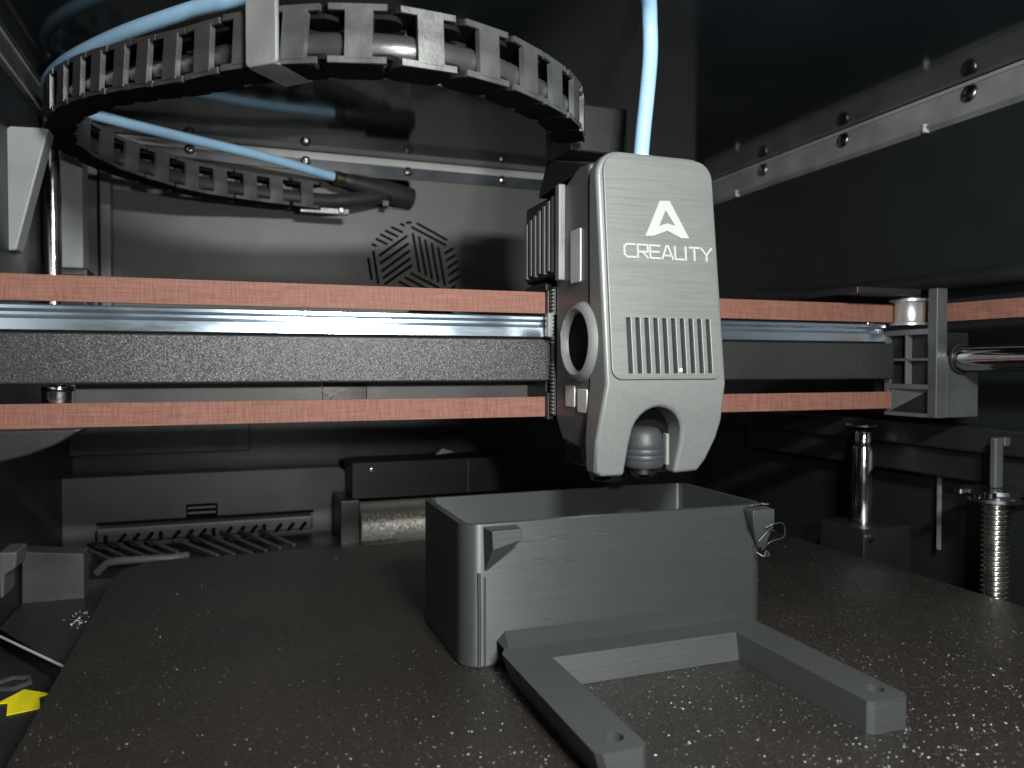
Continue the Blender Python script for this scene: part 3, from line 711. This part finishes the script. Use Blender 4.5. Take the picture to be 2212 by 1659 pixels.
for q in ((820, 1125, 990, 1200), (880, 1075, 1120, 1180), (1040, 1070, 1280, 1165), (1190, 1055, 1440, 1160), (1360, 1050, 1530, 1122), (1630, 1055, 1880, 1150), (1730, 1015, 2020, 1140), (1860, 1005, 2170, 1130), (2000, 985, 2300, 1110), (2160, 975, 2420, 1085), (2320, 965, 2540, 1060)):
    A = onZ(*z5(q[0], q[1]), -67.2); Bq = onZ(*z5(q[2], q[3]), -68.4)
    A = A + (A - Bq) * .35; Bq.y = max(Bq.y, 287)
    MB().tube([A, Bq], .7, 6).build('grille_bar', 'dark_plastic', e)
MB().box(-50, 62, 287.2, 336, -74, -71).build('grille_tray', 'black_plastic', e)
A, Bq = onZ(248, 1212, -67), onZ(371, 1204, -67)
MB().tube([(A.x - 4.5, A.y - 6, -69), (A.x - 2.5, A.y, -67.6), A, Bq, (Bq.x + 5, Bq.y + 3, -67.4)], 1.3, 8).build('grille_lip', 'dark_plastic', e)
# dark box and metal roller
BX = Frame((0, 318, 0), (1, 0, 0), (0, 0, 1))
a, b = BX.px(786, 1078), BX.px(1130, 984)
e = thing('motor_box', 'black rectangular box with a small screw behind the printed box', 'box', (80, 320, -60))
MB().box(a[0] - 5, b[0], 318, 340, a[1], b[1]).build('housing', 'black_plastic', e, bevel=.6)
u, v = BX.px(803, 1014); MB().lathe((u, 318, v), (0, -1, 0), [(0, 1.2), (.6, 1.1), (.8, .6)], 14).build('screw', 'steel', e)
x = BX.px(1008, 1000)[0]; MB().box(x, x + .9, 317.2, 317.95, a[1] + .5, b[1] - .5).build('joint_rib', 'dark_plastic', e)
m = MB(); u, v = BX.px(965, 978)
m.hull([(u - 4.4, 320, v - .9), (u - 1.5, 319.4, v + 1.6), (u + .8, 320, v + .9), (u + 4.8, 322, v - .2), (u - 3.8, 324, v - .9), (u, 324, v + 1.2)])
tag(m.build('plastic_scrap', 'white_scrap'), 'tiny white scrap of plastic lying on the black box', 'scrap')
A = BX.px(776, 1090); Bq = BX.px(900, 1165)
m = MB().lathe((A[0], 322, (A[1] + Bq[1]) / 2 - 1.5), (1, 0, 0), [(0, 9.6), (.6, 10.0), (74, 10.0), (74.6, 9.6)], 40)
tag(m.build('roller', 'rough_metal'), 'grainy metal roller showing between plate rear and black box', 'roller')
m = MB().box(A[0] - 8.5, A[0] - .6, 312, 336, Bq[1] - 8, A[1] + 3)
tag(m.build('roller_mount', 'black_plastic', bevel=.6), 'black block holding the end of the metal roller', 'block')
# raised wall panel, and an added dark sheet for the shade below the belts
MB().box(XL + .1, XR - .1, YB - 1.5, YB - .01, ZF, -24).build('lower_shade', 'black_plastic', wb)
a, b = BACK.px(140, 984), BACK.px(538, 842)
tag(MB().slab(BACK, rrect(a[0], b[0], a[1], b[1], 1.2), .05, 6).build('wall_panel', 'dark_plastic', bevel=.6), 'dark grey raised panel on the back wall behind the gantry', 'panel')

# ================================================================== low left: tray with the arrow sticker
TR = -78.5
e = thing('side_tray', 'black tray with a shiny edge left of the build plate', 'tray', (-50, 210, TR - 2))
MB().box(XL + .1, -37.5, 60, 256, TR - 3, TR).build('tray_floor', 'floor_plastic', e, bevel=.5)
u = onZ(0, 1375, -73.4); v2 = onZ(139, 1441, -73.4)
MB().slab(Frame((0, 0, -73.6), (1, 0, 0), (0, 1, 0)), [(XL + .2, 251), (v2.x, v2.y), (-37.5, v2.y), (-37.5, 300), (XL + .2, 300)], -5, 0).build('step', 'floor_plastic', e, bevel=.3)
MB().tube([u + (u - v2) * .1, v2], .35, 8).build('edge_trim', 'pale_plastic', e)
c = onZ(28, 1479, TR)
MB().lathe((c.x, c.y, TR), (0, 0, 1), [(0, 4.6), (.7, 4.5), (.9, 3.9), (.7, 3.3), (.1, 3.2)], 6, False).build('hex_boss', 'dark_plastic', e)
ar = [(165, 1122), (345, 1150), (268, 1168), (273, 1248), (45, 1297), (52, 1212), (-25, 1220)]
m = MB(); T2 = Frame((0, 0, TR + .05), (1, 0, 0), (0, 1, 0))
poly = [onZ((p / 1.746) / 1.80832, (2050 + q / 1.746) / 1.80832, TR + .25) for p, q in ar]
poly = [(p.x, p.y) for p in poly]
tag(MB().slab(T2, poly[::-1], 0, .2).build('arrow_sticker', 'yellow_sticker'), 'yellow arrow sticker on the black tray', 'sticker')
fr = Frame((0, 275, 0), (1, 0, 0), (0, 0, 1))
m = MB().slab(fr, P(fr, (46, 1192), (181, 1196), (183, 1345), (46, 1345))[::-1], -9, 0)
tag(m.build('support_block', 'dark_plastic', bevel=.5), 'plain dark grey block at the rear left corner of the build plate', 'block')
fr = Frame((0, 256, 0), (1, 0, 0), (0, 0, 1))
m = MB().slab(fr, P(fr, (-3, 1190), (42, 1188), (38, 1225), (14, 1240), (12, 1290), (-3, 1292))[::-1], -10, 2)
tag(m.build('cable_cover', 'shell_plastic', bevel=.8), 'grey moulded cover against the left wall beside the dark block', 'cover')
random.seed(11)
g = MB()
for k in range(26):
    cc = onZ(174, 1335, -73.4); x, y = cc.x + random.gauss(0, 1.6), cc.y + random.gauss(0, 5); z = -73.7; r = random.uniform(.3, .8)
    g.hull([(x + random.uniform(-r, r), y + random.uniform(-r, r), z + random.uniform(0, r)) for _ in range(6)])
dd = g.build('filament_crumbs', 'white_scrap'); dd['kind'] = 'stuff'; tag(dd, 'small heap of pale plastic crumbs by the plate corner', 'crumbs')

# ================================================================== low right: z rod, lead screw, blocks
X0 = 216.0
c = onX(1865, 1000, X0)
e = thing('upright_rod', 'polished upright rod standing on a black block right of the plate', 'rod', (X0, c.y, -58))
MB().lathe((X0, c.y, -57), (0, 0, 1), [(0, 3.6), (27.5, 3.6), (28, 3.45), (28.4, 2.9), (33, 2.8), (33.6, 2.4)], 36).build('rod', 'bright_steel', e)
MB().lathe((X0, c.y, -21.6), (0, 0, 1), [(0, 6.0), (.5, 6.2), (1.0, 6.0)], 28).build('washer', 'steel', e)
MB().box(207.2, 229, c.y - 9.5, c.y + 12, -80, -57.1).build('foot_block', 'black_plastic', e, bevel=.5)
MB().lathe((209.5, c.y - 9.4, -60.2), (0, -1, 0), [(0, 1.6), (.9, 1.5), (1.1, .8)], 16).build('grub_screw', 'steel', e)
d = onX(2150, 1180, 218.0)
e = thing('lead_screw', 'bronze threaded lead screw with a round steel collar right of the plate', 'screw', (218, d.y, -90))
rings = []; PIT_ = 1.55; nz = int((50.5) / (PIT_ / 8))
for k in range(nz + 1):
    zz = -92 + k * PIT_ / 8; rg_ = []
    for q in range(28):
        th = 2 * math.pi * q / 28; ph = (zz / PIT_ - q / 28) % 1.0
        rad = 3.05 + .95 * max(0.0, math.sin(math.pi * min(1, ph / .72))) ** .7
        rg_.append((218 + rad * math.cos(th), d.y + rad * math.sin(th), zz))
    rings.append(rg_)
MB().loft(rings).build('thread', 'screw_steel', e, smooth=60)
MB().lathe((218, d.y, -41.5), (0, 0, 1), [(0, 5.2), (.8, 7.6), (1.8, 7.8), (2.0, 6.2), (3.0, 6.2), (3.2, 8.6), (4.4, 8.7), (4.6, 5)], 36).build('collar', 'steel', e)
for a_ in (150, 210, 330): MB().lathe((218 + 10 * math.cos(math.radians(a_)), d.y + 10 * math.sin(math.radians(a_)), -38.6), (0, 0, 1), [(0, 1.6), (1.3, 1.5), (1.6, .9)], 14).build('collar_bolt', 'steel', e)
MB().box(216.2, 219.8, d.y - 1.2, d.y + 1.2, -37, -21.4).build('stem', 'dark_plastic', e, bevel=.8)
MB().box(219.9, 234, d.y - 1.2, d.y + 1.2, -24.4, -21.4).build('stem_arm', 'dark_plastic', e, bevel=.6)
k = onX(2030, 1040, 232)
tag(MB().box(231.4, 232.4, k.y - .5, k.y + .5, -64, -38).build('upright_wire', 'mid_plastic'), 'thin upright grey wire near the right wall between rod and screw', 'wire')
e = thing('side_beam', 'dark horizontal side beam below the end bracket along the right wall', 'beam', (228, 150, -40))
MB().box(222, 235.8, 60, 300, -27.5, -19.2).build('rail', 'black_plastic', e, bevel=1.0)
MB().box(226, 235.8, 60, 300, -37.5, -27.6).build('skirt', 'black_plastic', e, bevel=.8)
m = MB(); pth = [onX(x, y, XR - 6) for x, y in ((1640, 640), (1780, 636), (1880, 626), (2040, 608), (2212, 588), (2330, 572))]
tag(MB().tube(spline([tuple(p) for p in pth], 4), 3.2, 10).build('side_hose', 'black_plastic', smooth=60), 'black hose along the right wall above the end bracket', 'hose')

# loose bits lying on the plate
random.seed(21); g = MB()
for k in range(34):
    x, y, q = random.uniform(-20, 44), random.uniform(95, 275), random.uniform(.08, .26)
    if k > 24: x, y = random.uniform(130, 198), random.uniform(110, 230)
    g.hull([(x + random.uniform(-q, q), y + random.uniform(-q, q), -66 + random.uniform(0, q)) for _ in range(7)])
dd = g.build('dust', 'white_scrap'); dd['kind'] = 'stuff'; tag(dd, 'scattered pale dust specks on the black build plate', 'dust')
